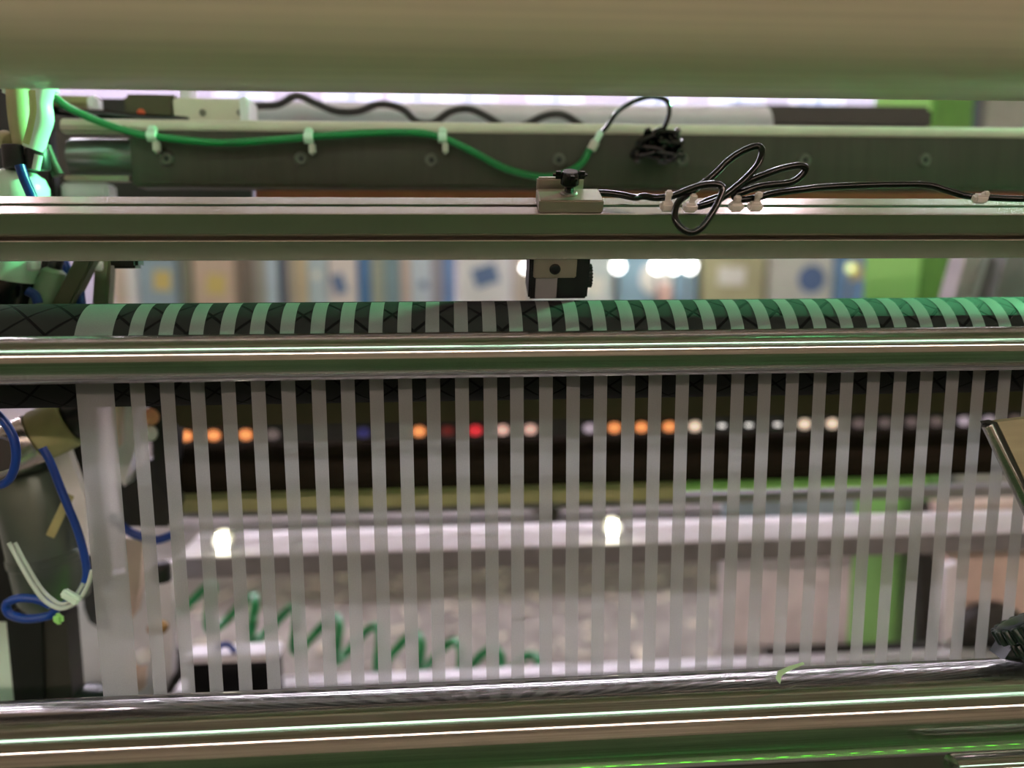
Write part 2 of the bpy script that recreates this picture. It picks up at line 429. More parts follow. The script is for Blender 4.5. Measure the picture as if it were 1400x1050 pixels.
def sensor_clamp():
    b0 = HP/2
    xc = P(781, 272, .69).x
    t = thing('clamp_block', 'grey clamp block with black wing knob on top of the aluminium profile', 'clamp', SB(xc, 0, b0))
    wdt = P(825, 280, .69).x-P(737, 280, .69).x
    MB().box(SB(xc, .0035, b0+.006), (wdt, .030, .0115), RSB, .0012).build('base_block', 'alu_dull', t)
    MB().box(SB(xc-.006, -.0195, b0+.010), (.043, .006, .019), RSB, .0016).build('rear_plate', 'alu_dull', t)
    w0 = SB(xc-.0005, .002, b0+.012)
    MB().lathe(w0, w0+PU*.0018, [(0, .0078), (.4, .0078), (1, .0066)], 28).build('washer', 'steel', t)
    nut = w0+PU*.0018
    MB().cyl(nut, nut+PU*.0035, .0042, n=6).build('nut', 'black_gloss', t)
    MB().cyl(nut+PU*.003, nut+PU*.008, .0026, n=14).build('stud', 'black_gloss', t)
    # wing knob: a hub with three rounded wings
    kb = MB(); k0 = nut+PU*.0062
    kb.lathe(k0, k0+PU*.0125, [(0, .0074), (.1, .0084), (.75, .0084), (1, .0066)], 24)
    for a in (4, 176, 272):
        dv = PX*math.cos(rad(a))+(-PN)*math.sin(rad(a)); sd = PU.cross(dv)
        Rm = Matrix((dv, sd, PU)).transposed()
        kb.box(k0+PU*.0088+dv*.0105, (.0095, .0082, .0066), Rm, .0024)
    kb.build('wing_knob', 'black_gloss', t)
sensor_clamp()

def sensor_head():
    bz = -HP/2
    xl, xr = P(727, 380, .70).x, P(812, 380, .70).x; xc = (xl+xr)/2; wd = xr-xl
    t = thing('edge_sensor', 'black edge sensor hanging under the aluminium profile just above the film', 'sensor', SB(xc, 0, bz-.045))
    MB().box(SB(xc, -.004, bz-.0225), (wd, .034, .044), RSB, .0018).build('body', 'black', t)
    a0, a1 = P(734, 370, .69).x, P(795, 370, .69).x
    MB().box(SB((a0+a1)/2, .0150, bz-.0095), (a1-a0, .004, .0215), RSB, .001).build('front_plate', 'alu_dull', t)
    bx = P(764, 370, .69).x
    hd = MB().lathe(SB(bx, .0165, bz-.0105), SB(bx, .0195, bz-.0105), [(0, .0052), (.7, .0052), (1, .0044), (1, .0028), (.3, .0026)], 24).build('bolt', 'black_gloss', t)
    c0, c1 = P(738, 395, .69).x, P(769, 395, .69).x
    MB().box(SB((c0+c1)/2, .0142, bz-.0315), (c1-c0, .0025, .0215), RSB, .0005).build('label_plate', 'grey', t)
    kn = MB(); kx = xr
    kp = SB(kx-.001, -.001, bz-.0265)
    kn.cyl(kp, kp+PX*.005, .0105, n=30)
    for k in range(20):
        th = 2*math.pi*k/20; kn.cyl(kp+PX*.0005-PN*(.0105*math.cos(th))+PU*(.0105*math.sin(th)), kp+PX*.0055-PN*(.0105*math.cos(th))+PU*(.0105*math.sin(th)), .001, n=6)
    kn.build('knurled_knob', 'black', t)
    br = MB()
    for k in range(16):
        p = SB(P(776, 410, .69).x+k*.0012, -.004, bz-.0445); br.cyl(p, p-PU*.0022, .00028, n=5)
    b = br.build('brush', 'steel', t); b['kind'] = 'stuff'
    MB().cyl(SB(P(789, 410, .69).x, -.009, bz-.044), SB(P(789, 410, .69).x, -.009, bz-.046), .0016, n=10).build('laser_window', mat('red_laser_glow', (255, 30, 30), .4, emit=3, noise=0), t)
sensor_head()

# cable with its bundle of loops
def zc(x, y): return (880+x/5.6, 180+y/5.6)
def cable():
    pts = []
    def add(p, Y): pts.append(P(p[0], p[1], Y))
    for p, Y in [((800, 266), .715), ((822, 264), .712), ((845, 266), .708), ((868, 270), .700)]: add(p, Y)
    for x, y, Y in [(0, 495, .690), (100, 508, .682), (230, 490, .676), (330, 450, .672), (430, 415, .668), (520, 402, .665), (585, 410, .662), (604, 450, .661), (560, 560, .659), (500, 660, .657), (440, 738, .656), (370, 772, .657), (300, 750, .658), (250, 690, .660), (238, 620, .663), (268, 540, .668), (340, 480, .675), (470, 385, .682), (560, 310, .684), (640, 230, .684), (740, 160, .682), (850, 113, .680), (897, 125, .678), (903, 175, .676), (870, 260, .674), (790, 350, .672), (700, 430, .670), (610, 500, .670), (520, 545, .672), (440, 570, .675), (425, 566, .679), (500, 525, .683), (620, 485, .683), (700, 440, .680), (780, 392, .678), (900, 340, .675), (1050, 287, .673), (1180, 260, .674), (1238, 276, .676), (1215, 330, .678), (1130, 388, .679), (1000, 405, .680), (880, 422, .680), (770, 460, .680), (695, 488, .679), (720, 518, .678), (800, 517, .678), (900, 497, .678), (1000, 472, .679), (1200, 445, .681)]:
        add(zc(x, y), Y)
    for x, y, Y in [(1125, 256, .684), (1175, 253.5, .688), (1225, 252.3, .690), (1268, 253, .690), (1295, 260.5, .688), (1320, 267.5, .686), (1350, 270, .686), (1400, 272, .686), (1500, 273, .688), (1700, 274, .69)]: add((x, y), Y)
    o = MB().tube(pts, .0030, 12, 7).build('sensor_cable', 'cable')
    tag(o, 'black sensor cable bundled in loops along the top of the aluminium profile', 'cable')
cable()
def zip_tie(px, py, h, label, lean=0.0):
    Y = .676
    s = Y/FPX
    b = P(px, py, Y)
    t = thing('cable_tie', label, 'cable tie', b, 'milky cable ties and mounts on the profile')
    MB().box(b+PU*.0045, (.0125, .009, .008), RSB, .002).build('mount', 'white_plastic', t)
    p1 = b+PU*(h*s)+PX*lean
    MB().box((b+PU*.008+p1)/2, (.005, .0022, max(.004, (p1-b).length-.006)), RSB, .0006).build('strap', 'white_plastic', t)
    MB().box(p1, (.0062, .0052, .006), RSB, .0014).build('head', 'white_plastic', t)
zip_tie(911, 289, 25, 'milky cable tie with raised head, nearest to the clamp block')
zip_tie(942, 290, 21, 'milky cable tie beside the low hanging cable loop', .002)
zip_tie(1005, 289, 18, 'milky cable tie under the middle of the cable bundle')
zip_tie(1031, 289, 23, 'milky cable tie just past the cable bundle', .001)
zip_tie(1337, 278, 13, 'milky cable tie standing alone far along the profile', .004)

# ------------------------------------------------------------------ beam behind
def beam():
    Y = .95
    c = P(700, 222, Y); zt, zb = P(700, 182, Y).z, P(700, 257, Y).z
    x0 = P(178, 220, Y).x; x1 = 1.55
    t = thing('cross_beam', 'dark grey steel cross beam with screws and a pale top rail behind the profile', 'beam', ((x0+x1)/2, Y, zb))
    MB().box(((x0+x1)/2, Y+.02, (zt+zb)/2), (x1-x0, .04, zt-zb), None, .003).build('face_plate', 'steel_dark', t)
    zr = P(700, 175, Y).z
    MB().rcyl((P(78, 180, Y).x, Y+.015, zr), (x1, Y+.015, zr), .0085, .002, 24).build('top_rail', 'cream', t)
    first = None
    for px in (228, 412, 590, 764, 932, 1100, 1264, 1426):
        p = P(px, 217+2*(px > 500), Y)
        if first is None:
            first = MB().lathe(p+Vector((0, .004, 0)), p-Vector((0, .003, 0)), [(0, .0085), (.6, .0085), (1, .0065), (1, .0035), (.4, .003)], 20).build('screw', mat('blackened_steel', (104, 102, 94), .5, .4), t); fp = p
            MB().cyl(p-Vector((0, .0005, 0)), p-Vector((0, .0012, 0)), .0036, n=6).build('socket', 'black', first)
        else: copy_at(first, p-fp, t)
    # stub of the round bar at its end
    za, zb2 = P(120, 178, Y).z, P(120, 244, Y).z
    r = (za-zb2)/2
    s = thing('guide_roller', 'short grey guide roller at the end of the dark cross beam', 'roller', P(130, 244, Y+.02))
    MB().rcyl((P(80, 210, Y).x, Y+.035, (za+zb2)/2), (P(176, 210, Y).x, Y+.035, (za+zb2)/2), r*.86, .003, 40).build('barrel', 'grey_cyl', s)
    for zz in (P(120, 174, Y).z, P(120, 243, Y).z):
        MB().box((P(128, 210, Y).x, Y+.01, zz), (P(176, 0, Y).x-P(84, 0, Y).x, .016, .006), None, .001).build('side_strip', 'alu_dull', s)
    # red brown bar under the beam
    zr0, zr1 = P(700, 252, 1.0).z, P(700, 290, 1.0).z
    xa, xb = P(345, 262, 1.0).x, 1.7
    tag(MB().box(((xa+xb)/2, 1.03, (zr0+zr1)/2), (xb-xa, .03, zr0-zr1), None, .003).build('red_bar', 'red_brown'), 'red-brown painted bar showing under the dark cross beam', 'bar')
    tag(MB().box(P(122, 263, 1.0), (.055, .03, .02), None, .003).build('bracket', 'white'), 'small white bracket under the short guide roller', 'bracket')
beam()

def green_tube():
    Y = .938
    pts = [(70, 128), (95, 148), (140, 168), (185, 182), (230, 189), (300, 195), (380, 191), (450, 185), (530, 181), (590, 184), (640, 204), (690, 230), (735, 241), (765, 239), (792, 226), (806, 205)]
    tag(MB().tube([P(x, y, Y) for x, y in pts], .0042, 12, 6).build('air_tube', 'green_hose'), 'green air tube sagging along the dark cross beam', 'tube')
    k = 0
    for px, py, l in ((208, 186, 'first'), (422, 189, 'second'), (605, 188, 'third')):
        p = P(px, py, .936)
        t = thing('tube_clip', 'pale plastic tube clip holding the green air tube, %s from the guide roller' % l, 'clip', p, 'tube clips on the cross beam')
        MB().lathe(p-Vector((.005, 0, 0)), p+Vector((.005, 0, 0)), [(0, .0062), (1, .0062)], 16).build('collar', 'mint', t)
        MB().box(p+Vector((.003, .004, -.011)), (.007, .012, .014), None, .002).build('foot', 'white_plastic', t)
        MB().box(p+Vector((0, .002, .008)), (.010, .008, .008), None, .002).build('latch', 'mint', t)
    p = P(808, 205, .936); q = P(822, 180, .936)
    t = thing('tube_connector', 'milky plastic connector joining the green tube to black cables', 'connector', p)
    MB().cyl(p, p.lerp(q, .45), .0056, n=14).build('socket', 'white_plastic', t)
    MB().cyl(p.lerp(q, .4), q, .004, n=14).build('plug', 'mint', t)
    pts = [(822, 182, .935), (832, 170, .935), (845, 152, .93), (868, 138, .925), (892, 132, .92), (912, 138, .915), (915, 155, .915), (908, 175, .915), (898, 190, .92)]
    rnd = random.Random(4)
    tang = []
    for k in range(64):
        a = k*1.9+rnd.uniform(-.5, .5)
        ox, oy = 24*math.cos(a*.37)+rnd.uniform(-14, 14), 13*math.sin(a*.53)+rnd.uniform(-12, 12)
        tang.append((902+ox, 200+oy, .92+rnd.uniform(-.014, .014)))
    tag(MB().tube([P(*p) for p in pts]+[P(*p) for p in tang], .0028, 8, 5).build('tangled_cable', 'cable'), 'black cable rising in an arch and ending in a tangled bundle on the beam', 'cable')
    pts = [(240, 148), (300, 152), (350, 145), (380, 143), (405, 131), (430, 140), (460, 152), (490, 152), (520, 142), (550, 149), (570, 166), (592, 168), (615, 153), (640, 149), (665, 159), (690, 173), (715, 172), (745, 158), (770, 157), (795, 172), (815, 184), (840, 184)]
    tag(MB().tube([P(x, y, 1.095) for x, y in pts], .0052, 8, 5).build('wavy_cable', mat('grey_cable', (52, 50, 50), .5)), 'grey-black cable waving along the top of the pale roller behind the beam', 'cable')
green_tube()

def behind_beam():
    tag(MB().prism([P(-80, 150, 1.30), P(352, 150, 1.30), P(340, 345, 1.30), P(-80, 345, 1.30)], (0, .02, 0)).build('side_plate', 'dark'), 'dark machine side plate behind the guide roller and hoses', 'plate')
    Y = 1.12
    zt = P(600, 134, Y).z
    tag(MB().rcyl((P(250, 150, Y).x, Y+.035, zt-.035), (P(1060, 150, Y).x, Y+.035, zt-.035), .035, .004, 48).build('pale_roller', 'lavender'), 'pale grey roller lying behind the dark cross beam', 'roller')
    za = P(1150, 142, 1.3).z
    for px in (420, 900):
        q = P(px, 215, 1.02)
        tag(MB().box((q.x, 1.07, q.z+.01), (.03, .19, .03), None, .003).build('roller_bracket', 'dark'), 'dark bracket holding the pale roller to the %s of the cross beam' % ('nearer half' if px < 500 else 'farther half'), 'bracket')
    dr = tag(MB().box((P(1140, 150, 1.3).x, 1.33, za-.02), (P(1290, 0, 1.3).x-P(1000, 0, 1.3).x, .05, .04), None, .008).build('dark_rail', 'dark'), 'dark rail end behind the beam, beside the green column', 'rail')
    q = P(1215, 155, 1.35); MB().box((q.x, 1.585, za-.02), (.05, .50, .03), None, .003).build('bracket', 'dark', dr)
    # boxes at the beam's end
    t = thing('junction_box', 'olive junction box with red buttons on the end of the beam', 'box', P(216, 166, 1.0))
    c = P(214, 151, 1.0); MB().box(c, (.062, .04, .030), None, .004).build('body', 'olive_dark', t)
    MB().cyl(P(193, 154, .978), P(193, 154, .985), .0045, n=14).build('button', mat('red_button', (220, 90, 60), .4), t)
    c = P(294, 157, 1.0); t = thing('connector_box', 'pale grey connector box with screws lying behind the green tube', 'box', P(294, 173, 1.0))
    MB().box(c, (.094, .04, .031), None, .003).build('body', 'cream', t)
    MB().box(P(340, 157, .985), (.010, .045, .034), None, .002).build('end_cap', 'white', t)
    for px in (277, 328): MB().cyl(P(px, 154, .978), P(px, 154, .984), .004, n=12).build('screw', 'steel', t)
    tag(MB().box(P(258, 135, 1.03), (.012, .03, .034), None, .002).build('white_post', 'white'), 'short white post behind the junction box', 'post')
    tag(MB().box(P(100, 141, 1.02), (.055, .03, .012), None, .003).build('terminal_strip', 'yellow_green'), 'yellow-green terminal strip near the mint hoses', 'terminal')
    tag(MB().box(P(130, 143, 1.0), (.012, .02, .018), None, .003).build('plastic_clip', 'white'), 'small white clip beside the yellow-green terminal strip', 'clip')
    tag(MB().tube([P(70, 150, .99), P(110, 156, .985), P(150, 158, .98), P(200, 163, .98), P(260, 165, .985)], .006, 10, 5).build('black_hose', 'cable'), 'thick black hose lying across the end of the beam', 'hose')
    tag(MB().box(P(165, 148, 1.05), (.10, .02, .02), None, .003).build('dark_bar', 'dark'), 'dark bar behind the thick black hose', 'bar')
behind_beam()

# ------------------------------------------------------------------ pneumatics at the upper end
def upper_left():
    Y = .86
    t = thing('air_filter', 'mint air filter bowl with a black base beside the profile', 'air filter', P(20, 430, Y))
    a, b = P(32, 232, Y), P(10, 380, Y)
    r = P(66, 300, Y).x-P(28, 300, Y).x
    MB().lathe(a, b, [(0, r*.35), (.04, r*.72), (.12, r*.93), (.22, r), (1, r)], 32).build('bowl', 'mint', t)
    d = (b-a).normalized()
    MB().lathe(b, b+d*.05, [(0, r*.92), (.15, r*.95), (.8, r*.9), (1, r*.5)], 32).build('base', 'black_gloss', t)
    MB().cyl(P(42, 205, Y), a+d*.01, r*.42, n=20).build('neck', 'black', t)
    t2 = thing('fittings_cluster', 'black push-in fittings above the mint air filter', 'fitting', P(40, 228, .85))
    for px, py, m, s in ((22, 215, 'black', .02), (52, 218, 'black', .018), (40, 206, 'steel', .01), (50, 205, 'white', .008)):
        p = P(px, py, .845); MB().rcyl(p-Vector((0, 0, s*.6)), p+Vector((0, 0, s*.6)), s*.62, .002, 16).build('fitting', m, t2)
    MB().cyl(P(53, 212, .835), P(49, 232, .835), .004, n=10).build('stem', 'mint', t2)
    def hose(name, pts, rr, m, label, cat='hose', Y=.86):
        tag(MB().tube([P(*p, Y) if len(p) == 2 else P(*p) for p in pts], rr, 12, 6).build(name, m), label, cat)
    hose('olive_hose', [(24, 118), (26, 150), (30, 180), (36, 208)], .011, 'olive', 'thick olive hose coming down beside the mint hose')
    hose('mint_hose', [(60, 118), (56, 140), (58, 162), (52, 182), (46, 204)], .0105, 'mint', 'pale mint hose bending down to the fittings', Y=.84)
    hose('lime_hose', [(48, 125), (50, 150), (46, 175), (40, 198)], .006, mat('lime_hose', (180, 200, 130), .4), 'thin lime hose between the olive and mint hoses', Y=.835)
    hose('blue_tube', [(27, 226), (34, 246), (46, 275), (56, 310)], .0048, 'blue_hose', 'blue tube lying over the mint air filter', Y=.80)
    tag(MB().box(P(38, 119, .88), (.05, .04, .018), None, .006).build('manifold_cap', 'mint'), 'mint manifold cap above the hoses', 'cap')
    tag(MB().box(P(20, 200, .98), (.09, .02, .16), None, .004).build('dark_plate', 'black'), 'black backing plate behind the mint and olive hoses', 'plate')
    tag(MB().rcyl(P(4, 190, .87), P(16, 196, .86), .010, .003, 16).build('push_knob', 'olive'), 'small olive knob beside the black backing plate', 'knob')
    tag(MB().tube([P(62, 200, .87), P(72, 225, .87), P(80, 240, .87)], .006, 10, 4).build('bent_lever', 'steel_dark'), 'bent dark lever beside the guide roller', 'lever')
    # lower gap under the profile
    t = thing('oil_bottle', 'cloudy mint oil bottle between the air filter and the slanted strut', 'bottle', P(66, 430, .87))
    a, b = P(75, 366, .87), P(62, 430, .87)
    MB().lathe(a, b, [(0, .006), (.08, .012), (.3, .0145), (.75, .018), (1, .018)], 24).build('body', mat('cloudy_plastic', (150, 172, 146), .35), t)
    MB().cyl(P(78, 352, .87), P(75, 367, .87), .007, n=14).build('cap', 'black', t)
    def strut(name, p0, p1, wd, m, label):
        p0, p1 = Vector(p0), Vector(p1); d = (p1-p0); q = d.normalized(); sx = q.cross(Vector((0, 1, 0))).normalized(); Rm = Matrix((sx, q.cross(sx), q)).transposed()
        return tag(MB().box((p0+p1)/2, (wd, wd, d.length), Rm, wd*.12).build(name, m), label, 'strut')
    strut('slanted_strut', P(130, 335, .86), P(82, 430, .86), .018, mat('olive_grey_paint', (92, 96, 76), .4, .3), 'slanted olive-grey strut under the profile')
    strut('upright_strut', P(146, 330, .90), P(140, 430, .90), .017, mat('olive_grey_paint_b', (98, 100, 74), .5), 'upright olive strut beside the slanted one')
    tag(MB().box(P(40, 385, .98), (.09, .02, .12), None, .004).build('back_plate', 'black'), 'black plate behind the oil bottle', 'plate')
    hose('blue_loop', [(84, 352), (90, 370), (84, 392), (78, 400)], .006, 'blue_hose', 'blue hose curling down behind the oil bottle', Y=.90)
    hose('blue_tail', [(104, 372), (108, 392), (112, 425)], .005, 'blue_hose', 'short blue hose below the slanted strut', Y=.865)
    hose('blue_stub', [(38, 398), (48, 404), (52, 415)], .005, 'blue_hose', 'short blue hose end beside the base of the air filter', Y=.84)
    tag(MB().rcyl(P(44, 356, .85), P(47, 370, .85), .006, .002, 14).build('white_nut', 'white'), 'small white nut between filter and oil bottle', 'nut')
    tag(MB().rcyl(P(134, 356, .87), P(134, 370, .87), .005, .002, 14).build('pale_screw', 'white'), 'pale screw head at the top of the slanted strut', 'screw')
    tag(MB().box(P(174, 356, .80), (.026, .02, .016), None, .003).build('black_stop', 'black'), 'black stop block under the profile beside the upright strut', 'stop')
upper_left()

# ------------------------------------------------------------------ pneumatics at the lower end
def lower_left():
    Y = .84
    t = thing('drive_cylinder', 'silver cylinder with a yellow-green collar under the black roller', 'cylinder', P(30, 640, Y))
    a, b = P(-40, 640, Y), P(50, 598, Y+.02); r = .028
    MB().rcyl(a, b, r, .003, 32).build('barrel', 'alu', t)
    d = (b-a).normalized()
    MB().rcyl(b, b+d*.035, r*1.02, .004, 32).build('collar', 'yellow_green', t)
    c = b+d*.035; MB().rcyl(c, c+d*.02, r*.8, .004, 24).build('end_cap', 'black', t)
    MB().rcyl(c+d*.004+Vector((0, 0, .018)), c+d*.03+Vector((.0, 0, .022)), .011, .003, 16).build('fitting', 'mint', t)
    MB().cyl(P(2, 620, .80), P(-4, 622, .79), .017, n=24).build('port', 'dark', t)
    t = thing('air_cylinder', 'large grey-green air cylinder slanting down behind the blue hose', 'cylinder', P(75, 850, .87))
    a, b = P(38, 640, .92), P(78, 826, .92); r = .041
    MB().lathe(a, b, [(0, r*.8), (.02, r*.95), (.05, r), (.60, r), (.61, r*1.04), (.66, r*1.04), (.67, r), (.9, r), (.97, r*.9), (1, r*.6)], 40).build('barrel', 'grey_cyl', t)
    MB().rcyl(P(30, 616, .92), P(40, 655, .92), r*.86, .004, 32).build('head', mat('dark_green_metal', (44, 56, 46), .4, .3), t)
    q = P(82, 705, .872); MB().box(q, (.010, .002, .055), Matrix.Rotation(rad(28), 3, 'Y'), .0006).build('tag', 'yellow_green', t)
    def hose(name, pts, rr, m, label, Y=.80, closed=False):
        tag(MB().tube([P(*p, Y) if len(p) == 2 else P(*p) for p in pts], rr, 12, 7, closed).build(name, m), label, 'hose')
    hose('blue_ring_hose', [(-12, 560), (4, 574), (18, 598), (22, 625), (16, 650), (4, 662), (-14, 664)], .0042, 'blue_hose', 'blue hose looping in front of the silver cylinder', .76)
    hose('blue_hose', [(58, 612), (68, 630), (80, 660), (94, 695), (106, 725), (116, 762), (118, 790), (108, 812), (92, 824), (78, 832)], .0042, 'blue_hose', 'long blue hose running down along the big air cylinder', .81)
    hose('blue_coil', [(78, 832), (66, 842), (38, 846), (14, 840), (9, 826), (26, 818), (52, 820), (70, 828)], .0047, 'blue_hose', 'blue hose end curled in a flat ring below the air cylinder', .82)
    hose('white_hose', [(12, 742), (30, 775), (46, 802), (62, 822), (84, 832), (106, 822), (120, 800), (126, 780)], .0023, mat('grey_white_hose', (196, 206, 196), .35), 'outer pale hose curving under the air cylinder', .80)
    hose('white_hose', [(20, 742), (38, 775), (53, 800), (67, 816), (85, 826), (102, 816), (114, 798)], .0021, mat('grey_white_hose_b', (190, 200, 190), .35), 'inner pale hose curving under the air cylinder', .805)
    tag(MB().box(P(97, 816, .795), (.020, .008, .010), Matrix.Rotation(rad(35), 3, 'Y'), .002).build('hose_clip', 'mint'), 'mint clip binding the blue and pale hoses', 'clip')
    tag(MB().box(P(80, 846, .81), (.010, .008, .012), None, .003).build('green_tag', 'lime'), 'small green tag hanging under the hose clip', 'tag')
    def plate(name, corners, Y, m, label, th=.012, cat='plate'):
        return tag(MB().prism([P(x, y, Y) for x, y in corners], (0, th, 0)).build(name, m), label, cat)
    plate('lever_bar', [(62, 600), (86, 598), (116, 682), (122, 760), (112, 740), (88, 680)], .90, 'white', 'white slanted arm beside the big air cylinder')
    plate('support_bracket', [(84, 575), (120, 570), (150, 800), (124, 800), (116, 690)], .96, 'dark', 'dark frame piece behind the white slanted arm')
    plate('black_post', [(8, 842), (56, 842), (62, 1010), (24, 1010)], .90, 'black', 'black post below the hoses', .03, 'post')
    plate('grey_post', [(50, 846), (90, 842), (104, 1010), (58, 1010)], .905, 'dark', 'grey-brown post beside the black one', .03, 'post')
    plate('end_panel', [(-80, 700), (10, 700), (26, 1010), (-80, 1010)], .95, 'mint', 'pale panel at the outer edge behind the black post', .02, 'panel')
    guard = plate('white_guard', [(80, 800), (235, 770), (235, 925), (205, 990), (100, 990)], 1.10, 'white', 'large white guard panel below the air cylinder', .02, 'panel')
    plate('black_bracket', [(-20, 620), (30, 660), (36, 800), (40, 850), (-20, 850)], .93, 'black', 'black bracket behind the big air cylinder', .02, 'bracket')
    MB().prism([P(x, y, 1.095) for x, y in [(112, 800), (130, 790), (150, 860), (140, 862), (122, 850), (115, 832)]], (0, .006, 0)).build('hinge_plate', 'dark', guard)
    # seen between the first strips
    plate('white_column', [(156, 540), (184, 540), (186, 610), (170, 665), (158, 650)], 1.0, 'white', 'white column piece seen beside the wide film strip', .03, 'column')
    plate('pink_tab', [(150, 540), (166, 540), (164, 610), (158, 612)], .98, 'pinkish', 'pale pink tab behind the wide film strip', .01, 'tab')
    plate('black_upright', [(203, 540), (242, 540), (236, 690), (212, 660)], .98, 'black', 'black upright behind the second and third strips', .03, 'upright')
    plate('dark_casting', [(158, 650), (215, 625), (238, 690), (230, 720), (165, 720)], 1.03, 'dark', 'dark casting behind the first narrow strips', .04, 'casting')
    hose('blue_cross_hose', [(150, 704), (172, 724), (195, 734), (215, 738), (240, 730)], .0055, 'blue_hose', 'blue hose crossing behind the first narrow strips', .98)
    plate('white_curved_arm', [(168, 735), (196, 738), (192, 800), (184, 840), (176, 850), (172, 790)], 1.04, 'pinkish', 'pale curved arm behind the first narrow strip', .02, 'arm')
    for x, y, m, lb in ((206, 570, mat('orange_knob_a', (225, 160, 120), .4), 'pale orange knob at the top between the second and third strips'), (204, 592, 'white', 'white knob below the pale orange one')):
        tag(MB().ball(P(x, y, .98), .011).build('round_knob', m), lb, 'knob')
    tag(MB().rcyl(P(220, 770, 1.0), P(222, 795, 1.0), .012, .003, 18).build('pipe_plug', 'black'), 'black cap behind the third strip', 'cap')
    tag(MB().ball(P(196, 898, 1.0), .012).build('ball_joint', 'white'), 'white ball joint low beside the wide film strip', 'joint')
    tag(MB().rcyl(P(188, 900, 1.02), P(184, 940, 1.02), .014, .003, 18).build('pivot_pin', 'pinkish'), 'pale pivot pin under the white ball joint', 'pin')
    tag(MB().ball(P(216, 858, 1.02), .014, sc=(1, 1, .7)).build('brass_knob', mat('brass', (150, 120, 70), .35, .6)), 'brass knob seen between the second and third strips', 'knob')
    t = thing('hand_knob', 'dark green knob low behind the wide film strip', 'knob', P(124, 956, .90))
    MB().lathe(P(124, 966, .90), P(128, 940, .90), [(0, .020), (.6, .022), (.9, .017), (1, .010)], 24).build('cap', 'green_black', t)
lower_left()

